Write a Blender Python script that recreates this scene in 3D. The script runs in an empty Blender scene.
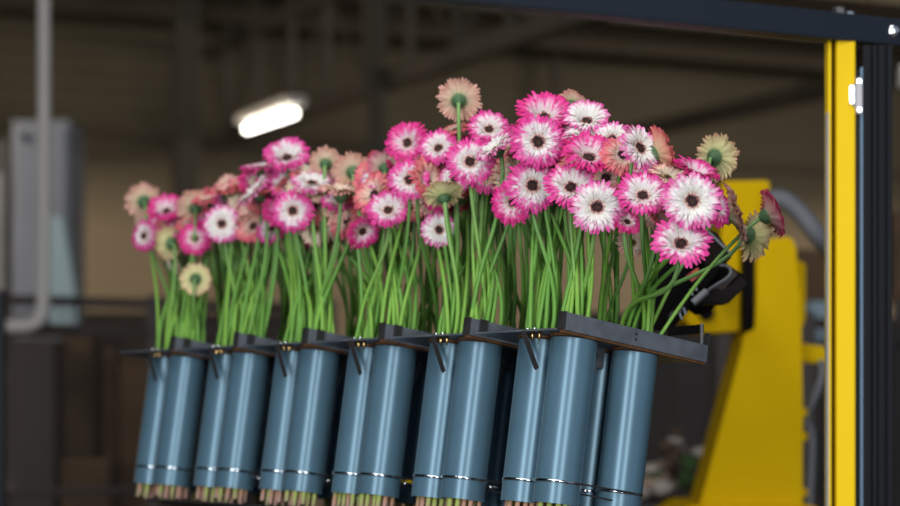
import bpy, bmesh, math, random
from mathutils import Vector, Matrix
random.seed(7)
C = bpy.context.scene.collection
SC = bpy.context.scene
# ------------------------------------------------------------------ camera, world, light
F = 2117.0          # focal length in pixels of the 900 px frame
HZ = 400.0          # pixel row of the horizon
CZ = 1.5            # camera height
cam = bpy.data.cameras.new('camera'); camo = bpy.data.objects.new('camera', cam); C.objects.link(camo)
camo.location = (0, 0, CZ); camo.rotation_euler = (math.pi/2, 0, 0)
cam.sensor_width = 36; cam.lens = F/900*36; cam.shift_y = (HZ-253)/900
cam.dof.use_dof = True; cam.dof.focus_distance = 3.42; cam.dof.aperture_fstop = 2.7
cam.clip_end = 200
SC.camera = camo
w = bpy.data.worlds.new('world'); SC.world = w; w.use_nodes = True
w.node_tree.nodes['Background'].inputs[0].default_value = (0.70, 0.82, 1.0, 1)
w.node_tree.nodes['Background'].inputs[1].default_value = 0.35
def area(name, loc, target, sx, sy, power, col):
    l = bpy.data.lights.new(name, 'AREA'); l.shape = 'RECTANGLE'; l.size = sx; l.size_y = sy
    l.energy = power; l.color = col
    o = bpy.data.objects.new(name, l); C.objects.link(o); o.location = loc
    d = Vector(target)-Vector(loc); o.rotation_euler = d.to_track_quat('-Z', 'Y').to_euler()
    return o
area('daylight_left', (-2.3, -2.0, 2.45), (0, 3.6, 1.6), 1.2, 3.8, 205, (0.93, 0.97, 1.0))
area('daylight_right', (1.2, -2.6, 2.45), (0, 3.6, 1.6), 1.1, 3.8, 165, (0.95, 0.98, 1.0))
area('overhead_fill', (-0.4, 2.6, 4.6), (-0.1, 3.7, 1.6), 2.4, 1.2, 60, (1.0, 0.99, 0.97))  # soft overhead fill, added; the roof has no opening here
area('hall_fill', (-6.5, 10.5, 4.3), (-5.0, 16.5, 1.8), 6, 1.5, 300, (1.0, 0.86, 0.66))  # unseen fill added to lift the left of the dark back wall
area('hall_fill', (5.5, 14.0, 4.4), (3.5, 20.5, 2.2), 4, 1.5, 420, (1.0, 0.88, 0.72))  # second added fill, brightens the right part of the back wall
area('hall_fill', (-3.0, 14.0, 0.4), (-4.0, 15.5, 4.7), 4, 3, 45, (1.0, 0.84, 0.66))  # added fill below the view, pointing up to lift the ceiling
SC.view_settings.view_transform = 'Standard'; SC.view_settings.look = 'None'
SC.view_settings.exposure = 0.0; SC.view_settings.gamma = 1.0
SC.view_settings.use_curve_mapping = False

def P(x, y, Y):
    return Vector(((x-450)/F*Y, Y, CZ+(HZ-y)/F*Y))

# ------------------------------------------------------------------ materials
def mat(name, col, rough=.6, metal=0.0, spec=.5, noise=0, nscale=20, col2=None, bump=0, coat=0):
    m = bpy.data.materials.new(name); m.use_nodes = True
    nt = m.node_tree; b = nt.nodes['Principled BSDF']
    b.inputs['Base Color'].default_value = (*col, 1); b.inputs['Roughness'].default_value = rough
    b.inputs['Metallic'].default_value = metal; b.inputs['Specular IOR Level'].default_value = spec
    if coat: b.inputs['Coat Weight'].default_value = coat; b.inputs['Coat Roughness'].default_value = .15
    if noise or bump:
        tc = nt.nodes.new('ShaderNodeTexCoord'); n = nt.nodes.new('ShaderNodeTexNoise')
        n.inputs['Scale'].default_value = nscale; n.inputs['Detail'].default_value = 5
        nt.links.new(tc.outputs['Object'], n.inputs['Vector'])
        if noise:
            r = nt.nodes.new('ShaderNodeValToRGB'); r.color_ramp.elements[0].position = .35; r.color_ramp.elements[1].position = .68
            c2 = col2 or tuple(c*(1-noise) for c in col)
            r.color_ramp.elements[0].color = (*c2, 1); r.color_ramp.elements[1].color = (*col, 1)
            nt.links.new(n.outputs['Fac'], r.inputs['Fac']); nt.links.new(r.outputs['Color'], b.inputs['Base Color'])
        if bump:
            bp = nt.nodes.new('ShaderNodeBump'); bp.inputs['Strength'].default_value = bump; bp.inputs['Distance'].default_value = .002
            nt.links.new(n.outputs['Fac'], bp.inputs['Height']); nt.links.new(bp.outputs['Normal'], b.inputs['Normal'])
    return m
def attr_mat(name, stops, rough=.5, trans=0.0, jitter=.28, sheen=0):
    """colour from the vertex attribute 'pc': r runs from base to tip, g is a number per petal"""
    m = bpy.data.materials.new(name); m.use_nodes = True
    nt = m.node_tree; b = nt.nodes['Principled BSDF']; b.inputs['Roughness'].default_value = rough
    b.inputs['Specular IOR Level'].default_value = .3
    a = nt.nodes.new('ShaderNodeAttribute'); a.attribute_name = 'pc'
    s = nt.nodes.new('ShaderNodeSeparateColor'); nt.links.new(a.outputs['Color'], s.inputs[0])
    tc = nt.nodes.new('ShaderNodeTexCoord'); n = nt.nodes.new('ShaderNodeTexNoise'); n.inputs['Scale'].default_value = 160
    nt.links.new(tc.outputs['Object'], n.inputs['Vector'])
    j = nt.nodes.new('ShaderNodeMath'); j.operation = 'MULTIPLY_ADD'; j.inputs[1].default_value = jitter; nt.links.new(s.outputs[1], j.inputs[0])
    nt.links.new(s.outputs[0], j.inputs[2])
    k = nt.nodes.new('ShaderNodeMath'); k.operation = 'MULTIPLY_ADD'; k.inputs[1].default_value = jitter*.9; nt.links.new(n.outputs['Fac'], k.inputs[0])
    nt.links.new(j.outputs[0], k.inputs[2])
    q = nt.nodes.new('ShaderNodeMath'); q.operation = 'SUBTRACT'; q.inputs[1].default_value = jitter*.95; nt.links.new(k.outputs[0], q.inputs[0])
    r = nt.nodes.new('ShaderNodeValToRGB')
    while len(r.color_ramp.elements) < len(stops): r.color_ramp.elements.new(.5)
    for e, (p, c) in zip(r.color_ramp.elements, stops): e.position = p; e.color = (*c, 1)
    nt.links.new(q.outputs[0], r.inputs['Fac']); nt.links.new(r.outputs['Color'], b.inputs['Base Color'])
    if trans:
        t = nt.nodes.new('ShaderNodeBsdfTranslucent'); nt.links.new(r.outputs['Color'], t.inputs['Color'])
        mx = nt.nodes.new('ShaderNodeMixShader'); mx.inputs[0].default_value = trans
        nt.links.new(b.outputs[0], mx.inputs[1]); nt.links.new(t.outputs[0], mx.inputs[2])
        nt.links.new(mx.outputs[0], nt.nodes['Material Output'].inputs['Surface'])
    return m
def wall_mat(name, ca, cb, zsplit, freq, axis_dir, soft=.6):
    """cladding: lower band cb with bounced glow put into its tan, upper band ca, ribs as bump"""
    m = mat(name, ca, .8); nt = m.node_tree; b = nt.nodes['Principled BSDF']
    g = nt.nodes.new('ShaderNodeNewGeometry'); s = nt.nodes.new('ShaderNodeSeparateXYZ'); nt.links.new(g.outputs['Position'], s.inputs[0])
    mr = nt.nodes.new('ShaderNodeMapRange'); mr.inputs['From Min'].default_value = zsplit-soft/2; mr.inputs['From Max'].default_value = zsplit+soft/2
    nt.links.new(s.outputs['Z'], mr.inputs['Value'])
    mx = nt.nodes.new('ShaderNodeMixRGB'); mx.inputs[1].default_value = (*cb, 1); mx.inputs[2].default_value = (*ca, 1)
    n = nt.nodes.new('ShaderNodeTexNoise'); n.inputs['Scale'].default_value = .6; nt.links.new(g.outputs['Position'], n.inputs['Vector'])
    m2 = nt.nodes.new('ShaderNodeMixRGB'); m2.blend_type = 'MULTIPLY'; m2.inputs[0].default_value = .6
    nt.links.new(mr.outputs[0], mx.inputs[0]); nt.links.new(mx.outputs[0], m2.inputs[1]); nt.links.new(n.outputs['Fac'], m2.inputs[2])
    nt.links.new(m2.outputs[0], b.inputs['Base Color'])
    wv = nt.nodes.new('ShaderNodeTexWave'); wv.bands_direction = axis_dir; wv.inputs['Scale'].default_value = freq
    nt.links.new(g.outputs['Position'], wv.inputs['Vector'])
    bp = nt.nodes.new('ShaderNodeBump'); bp.inputs['Distance'].default_value = .03; nt.links.new(wv.outputs['Fac'], bp.inputs['Height']); nt.links.new(bp.outputs['Normal'], b.inputs['Normal'])
    return m
M = {}
M['tube'] = mat('satin_grey_plastic', (.080, .152, .205), .30, 0, .9, noise=.16, nscale=9)
M['tube'].node_tree.nodes['Principled BSDF'].inputs['Specular Tint'].default_value = (.58, .84, 1, 1)
M['rear'] = M['tube']
M['plate'] = mat('zinc_steel', (.17, .185, .215), .45, .3, .5, noise=.35, nscale=30, bump=.15)
M['darksteel'] = mat('dark_steel', (.05, .047, .05), .45, .4, .5, noise=.3, nscale=40)
M['rust'] = mat('rusty_seal', (.16, .07, .025), .7, 0, .4, noise=.5, nscale=60)
M['chrome'] = mat('bright_steel', (.75, .77, .8), .16, 1)
M['band'] = mat('polished_band', (.62, .66, .70), .12, 1)
M['brass'] = mat('brass', (.75, .5, .2), .22, 1)
M['post'] = mat('matt_black_profile', (.005, .005, .0065), .55, 0, .12)
M['black'] = mat('black_anodised', (.010, .014, .022), .5, 0, .25)
M['blackp'] = mat('black_plastic', (.006, .005, .005), .7, 0, .08, noise=.3, nscale=20)
M['yellow'] = mat('yellow_powder_coat', (.78, .50, .001), .5, 0, .12)
M['robot'] = mat('robot_yellow', (.80, .50, .001), .6, 0, .05, noise=.12, nscale=3)
M['red'] = mat('red_plastic', (.5, .02, .02), .35)
M['railing'] = mat('brown_grey_railing', (.075, .058, .052), .7)
M['greymetal'] = mat('grey_paint', (.22, .22, .23), .5, .2, .5, noise=.2, nscale=3)
M['cabinet'] = mat('blue_grey_cabinet', (.21, .23, .29), .5, 0, .5, noise=.25, nscale=2)
M['column'] = mat('dull_column', (.055, .05, .042), .8, 0, .2)
M['pipe'] = mat('pale_pipe', (.60, .56, .52), .6)
M['beam'] = mat('painted_beam', (.06, .053, .044), .7, 0, .3, noise=.3, nscale=2)
M['beamdark'] = mat('dark_beam', (.05, .042, .03), .8, 0, .3)
M['fence'] = mat('fence_steel', (.055, .05, .05), .6, .2)
M['wood'] = mat('brown_board', (.20, .125, .07), .8, 0, .2, noise=.5, nscale=4)
M['carton'] = mat('cardboard', (.17, .10, .055), .8, 0, .2, noise=.2, nscale=5)
M['crate'] = mat('pale_blue_crate', (.33, .45, .52), .6)
M['hose'] = mat('grey_hose', (.16, .165, .18), .6)
M['floor'] = mat('concrete', (.10, .09, .08), .8, 0, .3, noise=.4, nscale=1.5)
M['calyx'] = attr_mat('green_calyx', [(0, (.05, .12, .055)), (.6, (.10, .19, .085)), (1, (.24, .32, .17))], .6)
M['stem'] = attr_mat('green_stem', [(0, (.72, .62, .36)), (.025, (.60, .66, .22)), (.055, (.46, .62, .14)), (.3, (.25, .49, .08)), (.72, (.23, .46, .075)), (1, (.24, .42, .15))], .38, .12, .03)  # lower end brightened in colour, as little light reaches it
M['stemred'] = attr_mat('green_stem_brown_end', [(0, (.85, .52, .44)), (.035, (.66, .38, .24)), (.06, (.36, .44, .10)), (.3, (.18, .40, .07)), (.72, (.16, .37, .065)), (1, (.20, .37, .13))], .38, .12, .03)  # pink-brown end, its colour also brightened against the weak light below
M['disc'] = attr_mat('brown_disc', [(0, (.02, .010, .006)), (.22, (.06, .022, .012)), (.34, (.012, .004, .004)), (.56, (.03, .008, .01)), (.68, (.28, .10, .11)), (.8, (.58, .36, .30)), (1, (.74, .54, .48))], .7, 0, .25)
M['disco'] = attr_mat('olive_disc', [(0, (.02, .018, .004)), (.45, (.06, .035, .01)), (.7, (.35, .22, .10)), (1, (.66, .50, .36))], .7, 0, .25)
WHT = (.93, .86, .86)
PAL = {
 'pink':   ([(0, (.90, .84, .80)), (.36, WHT), (.51, (.92, .72, .80)), (.65, (.88, .19, .49)), (.84, (.82, .055, .35)), (1, (.78, .04, .30))], [(0, (.62, .55, .36)), (.5, (.85, .60, .52)), (1, (.85, .25, .42))]),
 'hot':    ([(0, (.90, .76, .76)), (.28, (.92, .74, .78)), (.46, (.90, .28, .54)), (.66, (.84, .05, .32)), (1, (.76, .025, .24))], [(0, (.62, .48, .36)), (.5, (.85, .38, .40)), (1, (.75, .06, .2))]),
 'white':  ([(0, (.90, .86, .78)), (.56, (.95, .91, .90)), (.70, (.92, .62, .74)), (.84, (.87, .20, .50)), (1, (.82, .09, .40))], [(0, (.62, .58, .40)), (.5, (.88, .74, .66)), (1, (.88, .48, .55))]),
 'orange': ([(0, (.88, .74, .60)), (.35, (.90, .60, .50)), (.65, (.88, .28, .28)), (1, (.82, .12, .22))], [(0, (.70, .56, .34)), (.5, (.90, .46, .33)), (1, (.88, .27, .27))]),
 'peach':  ([(0, (.88, .78, .60)), (.5, (.90, .70, .56)), (.8, (.86, .50, .42)), (1, (.85, .38, .36))], [(0, (.55, .52, .28)), (.4, (.84, .62, .45)), (1, (.88, .52, .42))]),
 'cream':  ([(0, (.86, .80, .58)), (.6, (.90, .80, .64)), (1, (.85, .50, .40))], [(0, (.55, .58, .22)), (.4, (.84, .78, .42)), (.85, (.88, .72, .42)), (1, (.85, .48, .32))]),
}
PM = {k: (attr_mat('petal_front_'+k, a, .55, .22), attr_mat('petal_back_'+k, b, .6, .32, .12)) for k, (a, b) in PAL.items()}

# ------------------------------------------------------------------ mesh helpers
def new_obj(name, bm, mats, parent=None, loc=None, smooth=False, recalc=True):
    if recalc: bmesh.ops.recalc_face_normals(bm, faces=bm.faces)
    me = bpy.data.meshes.new(name); bm.to_mesh(me); bm.free()
    for m in (mats if isinstance(mats, (list, tuple)) else [mats]): me.materials.append(m)
    if smooth:
        for p in me.polygons: p.use_smooth = True
    o = bpy.data.objects.new(name, me); C.objects.link(o)
    if parent: o.parent = parent
    if loc is not None: o.location = loc
    return o
def tag(o, label, cat, group=None):
    o['label'] = label; o['category'] = cat
    if group: o['group'] = group
    return o
def empty(name, mtx=None, loc=None):
    o = bpy.data.objects.new(name, None); o.empty_display_size = .02; C.objects.link(o)
    if mtx is not None: o.matrix_world = mtx
    if loc is not None: o.location = loc
    return o
def box(bm, lo, hi, bev=0, mtx=None):
    g = bmesh.ops.create_cube(bm, size=1)
    lo, hi = Vector(lo), Vector(hi)
    c = (lo+hi)/2; s = hi-lo
    for v in g['verts']:
        v.co = Vector((v.co.x*s.x+c.x, v.co.y*s.y+c.y, v.co.z*s.z+c.z))
    if bev:
        es = set(e for v in g['verts'] for e in v.link_edges)
        r = bmesh.ops.bevel(bm, geom=list(es), offset=bev, segments=2, affect='EDGES', profile=.6)
        vs = set(g['verts']) | set(r['verts'])
        vs = [v for v in vs if v.is_valid]
    else: vs = g['verts']
    if mtx is not None: bmesh.ops.transform(bm, matrix=mtx, verts=list(vs))
    return bm
def frames(pts):
    n = len(pts); T = []
    for i in range(n):
        a = pts[max(0, i-1)]; b = pts[min(n-1, i+1)]; T.append((b-a).normalized())
    ref = Vector((1, 0, 0)) if abs(T[0].x) < .8 else Vector((0, 1, 0))
    N = [(ref-T[0]*ref.dot(T[0])).normalized()]
    for i in range(1, n):
        q = N[-1]-T[i]*N[-1].dot(T[i]); N.append(q.normalized())
    return T, N
def tube(bm, pts, rad, seg=8, cap=True, attr=None):
    pts = [Vector(p) for p in pts]; T, N = frames(pts); rings = []
    lay = bm.verts.layers.float_color.get('pc') if attr is not None else None
    for i, p in enumerate(pts):
        r = rad[i] if isinstance(rad, (list, tuple)) else rad
        B = T[i].cross(N[i]); ring = []
        for k in range(seg):
            a = 2*math.pi*k/seg
            v = bm.verts.new(p+(N[i]*math.cos(a)+B*math.sin(a))*r)
            if lay: v[lay] = (attr[i], .5, 0, 1)
            ring.append(v)
        rings.append(ring)
    for a, b in zip(rings, rings[1:]):
        for k in range(seg): bm.faces.new((a[k], a[(k+1) % seg], b[(k+1) % seg], b[k]))
    if cap: bm.faces.new(rings[0][::-1]); bm.faces.new(rings[-1])
    return rings
def lathe(bm, prof, seg=24, mtx=None, closed=False):
    rings = []
    for r, z in prof:
        if r < 1e-6: rings.append([bm.verts.new((0, 0, z))]); continue
        rings.append([bm.verts.new((r*math.cos(2*math.pi*k/seg), r*math.sin(2*math.pi*k/seg), z)) for k in range(seg)])
    pairs = list(zip(rings, rings[1:]))
    if closed: pairs.append((rings[-1], rings[0]))
    for a, b in pairs:
        for k in range(seg):
            k2 = (k+1) % seg
            if len(a) == 1: bm.faces.new((a[0], b[k], b[k2]))
            elif len(b) == 1: bm.faces.new((a[k], a[k2], b[0]))
            else: bm.faces.new((a[k], a[k2], b[k2], b[k]))
    vs = [v for r in rings for v in r]
    if mtx is not None: bmesh.ops.transform(bm, matrix=mtx, verts=vs)
    return vs
def extrude_poly(bm, pts, d, bev=0):
    """pts: world points in a plane, d: extrusion vector"""
    a = [bm.verts.new(p) for p in pts]; b = [bm.verts.new(Vector(p)+Vector(d)) for p in pts]; n = len(pts)
    fs = [bm.faces.new(a), bm.faces.new(b[::-1])]
    for i in range(n): fs.append(bm.faces.new((a[i], b[i], b[(i+1) % n], a[(i+1) % n])))
    if bev:
        es = set(e for f in fs for e in f.edges)
        bmesh.ops.bevel(bm, geom=list(es), offset=bev, segments=2, affect='EDGES')
    return bm
def catmull(pts, n=6):
    pts = [Vector(p) for p in pts]; out = []
    q = [pts[0]*2-pts[1]]+pts+[pts[-1]*2-pts[-2]]
    for i in range(1, len(q)-2):
        for k in range(n):
            t = k/n; a, b, c, d = q[i-1], q[i], q[i+1], q[i+2]
            out.append(.5*((2*b)+(c-a)*t+(2*a-5*b+4*c-d)*t*t+(3*b-a-3*c+d)*t**3))
    out.append(pts[-1]); return out

# ------------------------------------------------------------------ the hall (turned 25 degrees to the view)
A = math.radians(25)
HALL = Matrix.Rotation(A, 4, 'Z')       # hall x runs along the back wall, hall y runs away from the viewer
HI = HALL.inverted()
def struct(name, bm, m):
    o = new_obj(name, bm, m); o['kind'] = 'structure'; return o
WB = 17.4; CEIL = 4.75
bm = bmesh.new(); box(bm, (-16, -8, -.2), (18, WB+.3, 0), mtx=HALL); struct('floor', bm, M['floor'])
bm = bmesh.new(); box(bm, (-16, WB, 0), (18, WB+.3, CEIL), mtx=HALL)
struct('wall_back', bm, wall_mat('cladding', (.10, .085, .055), (.42, .33, .22), 3.25, 2.2, 'Z'))
bm = bmesh.new(); box(bm, (-16.3, -8, 0), (-16, WB+.3, CEIL), mtx=HALL); struct('wall_left', bm, M['beam'])
bm = bmesh.new(); box(bm, (18, -8, 0), (18.3, WB+.3, CEIL), mtx=HALL); struct('wall_right', bm, M['beam'])
bm = bmesh.new(); box(bm, (-16, 2.0, CEIL), (18, WB+.3, CEIL+.2), mtx=HALL); struct('ceiling', bm, mat('roof_sheet', (.045, .037, .026), .85))
n = 0
for yy in (8.6, 10.2, 11.8, 13.4, 15.0, 16.4):
    n += 1; bm = bmesh.new(); box(bm, (-16, yy, CEIL-.17), (18, yy+.09, CEIL), mtx=HALL)
    struct('trim_%d' % n, bm, M['beam'] if n in (5, 3) else M['beamdark'])
for zz in (3.72,):
    n += 1; bm = bmesh.new(); box(bm, (-16, WB-.08, zz), (18, WB, zz+.1), mtx=HALL); struct('trim_%d' % n, bm, M['beamdark'])
# lattice girder running with the hall's length
def hall_line(xpx, ypx, Y):
    return HI @ P(xpx, ypx, Y)
p0 = hall_line(200, 145, 18.3); hx = p0.x
g = empty('roof_girder', loc=HALL @ Vector((hx, 8, 3.7))); bpy.context.view_layer.update()
gi = Matrix.Translation(-g.location)
bm = bmesh.new(); box(bm, (hx-.06, 2.6, 3.64), (hx+.06, WB-.1, 3.76), mtx=gi @ HALL); new_obj('bottom_chord', bm, M['beam'], g)
bm = bmesh.new(); box(bm, (hx-.05, 2.6, 4.42), (hx+.05, WB-.1, 4.53), mtx=gi @ HALL); new_obj('top_chord', bm, M['beam'], g)
yy = 3.25; k = 0
while yy < WB-.5:
    bm = bmesh.new(); box(bm, (hx-.025, yy, 3.7), (hx+.025, yy+.05, 4.75), mtx=gi @ HALL); new_obj('web_post', bm, M['beam'], g)
    bm = bmesh.new()
    a = gi @ HALL @ Vector((hx, yy, 3.72)); b = gi @ HALL @ Vector((hx, min(yy+.75, WB-.15), 4.46)); tube(bm, [a, b] if k % 2 == 0 else [a+Vector((0, 0, .74)), b-Vector((0, 0, .74))], .018, 6)
    new_obj('web_diagonal', bm, M['beam'], g); yy += .75; k += 1
tag(g, 'pale lattice roof girder running diagonally above the strip lamp', 'girder')
# second, plainer beam on the right
p1 = hall_line(700, 118, 17.0)
bm = bmesh.new(); box(bm, (p1.x-.06, 8.0, p1.z-.06), (p1.x+.06, WB, p1.z+.06), mtx=HALL)
for yb in (17.0,): box(bm, (p1.x-.03, yb, p1.z), (p1.x+.03, yb+.06, CEIL), mtx=HALL)
tag(new_obj('roof_beam', bm, M['beam']), 'plain grey beam under the roof to the right, beside the yellow post', 'beam')
# columns
for (px, Y, wd, lab) in ((186, 16.6, .17, 'pale steel column below the left end of the roof girder'), (377, 14.4, .09, 'thin steel column behind the girder, above the middle flowers')):
    p = P(px, 200, Y); bm = bmesh.new()
    h = wd/2
    for a_, b_ in (((-h, -h), (h, -h+.014)), ((-h, h-.014), (h, h)), ((-.007, -h), (.007, h))):
        box(bm, (a_[0], a_[1], 0), (b_[0], b_[1], CEIL), mtx=Matrix.Translation((p.x, p.y, 0)) @ Matrix.Rotation(A, 4, 'Z'))
    box(bm, (-h-.06, -h-.06, 0), (h+.06, h+.06, .02), mtx=Matrix.Translation((p.x, p.y, 0)) @ Matrix.Rotation(A, 4, 'Z'))
    tag(new_obj('steel_column', bm, M['column']), lab, 'column')
# strip lamp
a, b = P(247, 129, 12.9), P(294, 113.5, 12.1)
L = empty('strip_lamp', loc=(a+b)/2)
ax = (b-a).normalized(); sd = ax.cross(Vector((0, 0, 1))).normalized(); half = (b-a).length/2
em = bpy.data.materials.new('lamp_glow'); em.use_nodes = True
e = em.node_tree.nodes['Principled BSDF']; e.inputs['Emission Color'].default_value = (1, .97, .86, 1); e.inputs['Emission Strength'].default_value = 9
e.inputs['Base Color'].default_value = (.9, .9, .85, 1)
bm = bmesh.new(); tube(bm, [-ax*half, ax*half], .023, 12); new_obj('diffuser', bm, em, L, smooth=False)
bm = bmesh.new(); box(bm, (-half-.04, -.06, .042), (half+.04, .06, .09), mtx=Matrix.Rotation(math.atan2(ax.y, ax.x), 4, 'Z')); new_obj('housing', bm, M['pipe'], L)
for s in (-1, 1):
    bm = bmesh.new(); tube(bm, [ax*half*.8*s+Vector((0, 0, .08)), ax*half*.8*s+Vector((0, 0, CEIL-L.location.z))], .006, 6); new_obj('hanger', bm, M['beamdark'], L)
tag(L, 'glowing white fluorescent strip lamp hanging from the roof', 'lamp')

# left background: cabinet, pipe, fence
def px_box(name, x0, y0, x1, y1, Y, depth, m, parent=None, bev=.01, label=None, cat=None, group=None):
    a = P(x0, y1, Y); b = P(x1, y0, Y); bm = bmesh.new(); box(bm, (a.x, Y, a.z), (b.x, Y+depth, b.z), bev)
    o = new_obj(name, bm, m, parent)
    if label: tag(o, label, cat, group)
    return o
Y = 12.0; a = P(12, 120, Y); b = P(70, 120, Y)
cb = empty('switch_cabinet', loc=(a.x, Y, 0))
def lbox(name, par, lo, hi, m, bev=.01):
    bm = bmesh.new(); o = Vector(par.location); box(bm, Vector(lo)-o, Vector(hi)-o, bev); return new_obj(name, bm, m, par)
lbox('body', cb, (a.x, Y, 0), (b.x, Y+.5, a.z), M['cabinet'])
lbox('door', cb, (a.x+.02, Y-.02, 1.95), (b.x-.02, Y, a.z-.03), M['cabinet'])
lbox('door', cb, (a.x+.02, Y-.02, .3), (b.x-.02, Y, 1.9), M['cabinet'])
lbox('dial', cb, (P(23, 1, Y).x, Y-.05, P(1, 142, Y).z), (P(29, 1, Y).x, Y-.02, P(1, 134, Y).z), M['blackp'])
tag(cb, 'tall blue grey cabinet behind the pale drop pipe', 'cabinet')
Y = 12.6; a = P(-40, 140, Y); b = P(10, 140, Y)
m2 = empty('storage_rack', loc=(a.x, Y, 0))
lbox('frame', m2, (a.x, Y, 0), (b.x, Y+.4, a.z), M['fence'])
lbox('panel', m2, (a.x+.03, Y-.03, 1.75), (b.x-.03, Y, a.z-.2), M['greymetal'])
tag(m2, 'dark rack with grey panel cut by the left edge of the picture', 'rack')
Y = 11.4; a = P(0, 218, Y); b = P(76, 240, Y)
bm = bmesh.new(); extrude_poly(bm, [P(50, 215, Y), P(64, 218, Y), P(76, 300, Y), P(76, 640, Y), P(50, 640, Y)], (0, .2, 0), .01)
for v in bm.verts: v.co.z = max(v.co.z, 0.0)
tag(new_obj('leaning_panel', bm, M['crate']), 'pale blue grey panel standing against the tall cabinet', 'panel')
Y = 8.75
pts = catmull([P(44, -60, Y), P(44, 100, Y), P(44, 220, Y), P(43, 300, Y), P(41, 316, Y), P(30, 325, Y), P(10, 326, Y), P(-60, 326, Y)], 4)
bm = bmesh.new(); tube(bm, pts, .028, 10); box(bm, (pts[0].x-.05, Y-.05, pts[0].z-.02), (pts[0].x+.05, Y+.05, CEIL))
tag(new_obj('drop_pipe', bm, M['pipe'], smooth=True), 'thin pale vertical pipe at far left with a bend to the left', 'pipe')

def fence(name, x0, x1, Y0, Y1, ytop, ybot_z, label, rails, posts, wires=.05):
    """guard fence between pixel columns x0..x1 at depths Y0..Y1"""
    a = P(x0, 400, Y0); b = P(x1, 400, Y1); a.z = b.z = 0
    ztop = P(0, ytop, (Y0+Y1)/2).z; r = empty(name, loc=a); d = b-a; Ln = d.length; u = d.normalized()
    for t in posts:
        p = u*Ln*t; bm = bmesh.new(); box(bm, (p.x-.03, p.y-.03, 0), (p.x+.03, p.y+.03, ztop+.03), .004); new_obj('fence_post', bm, M['railing'], r)
    for z, h in rails:
        bm = bmesh.new(); tube(bm, [Vector((0, 0, z)), u*Ln+Vector((0, 0, z))], h, 6); new_obj('rail', bm, M['railing'], r)
    bm = bmesh.new(); s = 0
    while s < Ln:
        p = u*s; box(bm, (p.x-.0025, p.y-.0025, .12), (p.x+.0025, p.y+.0025, ztop-.02)); s += wires
    z = .12
    while z < ztop:
        tube(bm, [Vector((0, 0, z)), u*Ln+Vector((0, 0, z))], .0028, 4, cap=False); z += wires*.9
    new_obj('wire_mesh', bm, M['fence'], r)
    tag(r, label, 'fence')
    return r
Y = 9.0
fence('guard_fence', -40, 330, 9.0, 9.9, 302, 0, 'dark wire mesh guard fence behind the left tubes', [(1.93, .025), (1.80, .03), (1.10, .02)], (0.06, .5, 1.0))
fence('guard_fence', 560, 940, 7.6, 8.6, 318, 0, 'dark wire mesh guard fence behind the yellow robot', [(1.80, .022), (1.0, .02)], (0.40, .62, .99), .045)
bm = bmesh.new(); a = P(-6, 400, 7.2); b = P(3, 400, 7.2); box(bm, (a.x, 7.2, 0), (b.x, 7.26, P(0, 290, 7.2).z), .005)
tag(new_obj('safety_post', bm, M['black']), 'black upright post at the lower left edge of the picture', 'post')
# brown boards and boxes behind the left fence
for i, (x0, x1, y0, Y, m, lab) in enumerate((
    (60, 92, 335, 11.0, 'wood', 'brown upright board behind the left fence'),
    (12, 56, 338, 10.8, 'railing', 'dull grey box behind the far left of the fence'),
    (98, 116, 350, 11.4, 'wood', 'narrow brown board behind the fence, left of the first tubes'),
    (120, 155, 362, 10.9, 'carton', 'tan box behind the fence just left of the first tubes'),
    (60, 110, 460, 10.2, 'carton', 'low tan box at the foot of the brown boards'))):
    a = P(x0, y0, Y); b = P(x1, y0, Y); bm = bmesh.new(); box(bm, (a.x, Y, 0), (b.x, Y+.35, a.z), .01)
    nm = ('wooden_board', 'storage_box', 'wooden_board', 'carton_box', 'carton_box')[i]
    tag(new_obj(nm, bm, M[m]), lab, ('board', 'box', 'board', 'box', 'box')[i])
bm = bmesh.new(); a = P(-60, 330, 13.5); b = P(300, 330, 13.5); box(bm, (a.x, 13.5, 0), (b.x, 13.9, P(0, 312, 13.5).z), .01)
for s in range(9): box(bm, (a.x+s*.27, 13.46, .1), (a.x+s*.27+.02, 13.5, 1.9))
tag(new_obj('partition_wall', bm, mat('dark_brown_board', (.055, .036, .026), .8, noise=.4, nscale=2)), 'low dark brown board partition behind the left fence', 'partition')
bm = bmesh.new(); a = P(560, 330, 10.6); b = P(1000, 330, 11.4); box(bm, (a.x, 10.9, 0), (b.x, 11.3, P(0, 318, 10.9).z), .01)
for s in range(12): box(bm, (a.x+s*.2, 10.86, .1), (a.x+s*.2+.02, 10.9, 1.85))
tag(new_obj('partition_wall', bm, mat('grey_brown_board', (.085, .07, .06), .8, noise=.3, nscale=2)), 'low grey brown board partition behind the right fence', 'partition')

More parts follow.
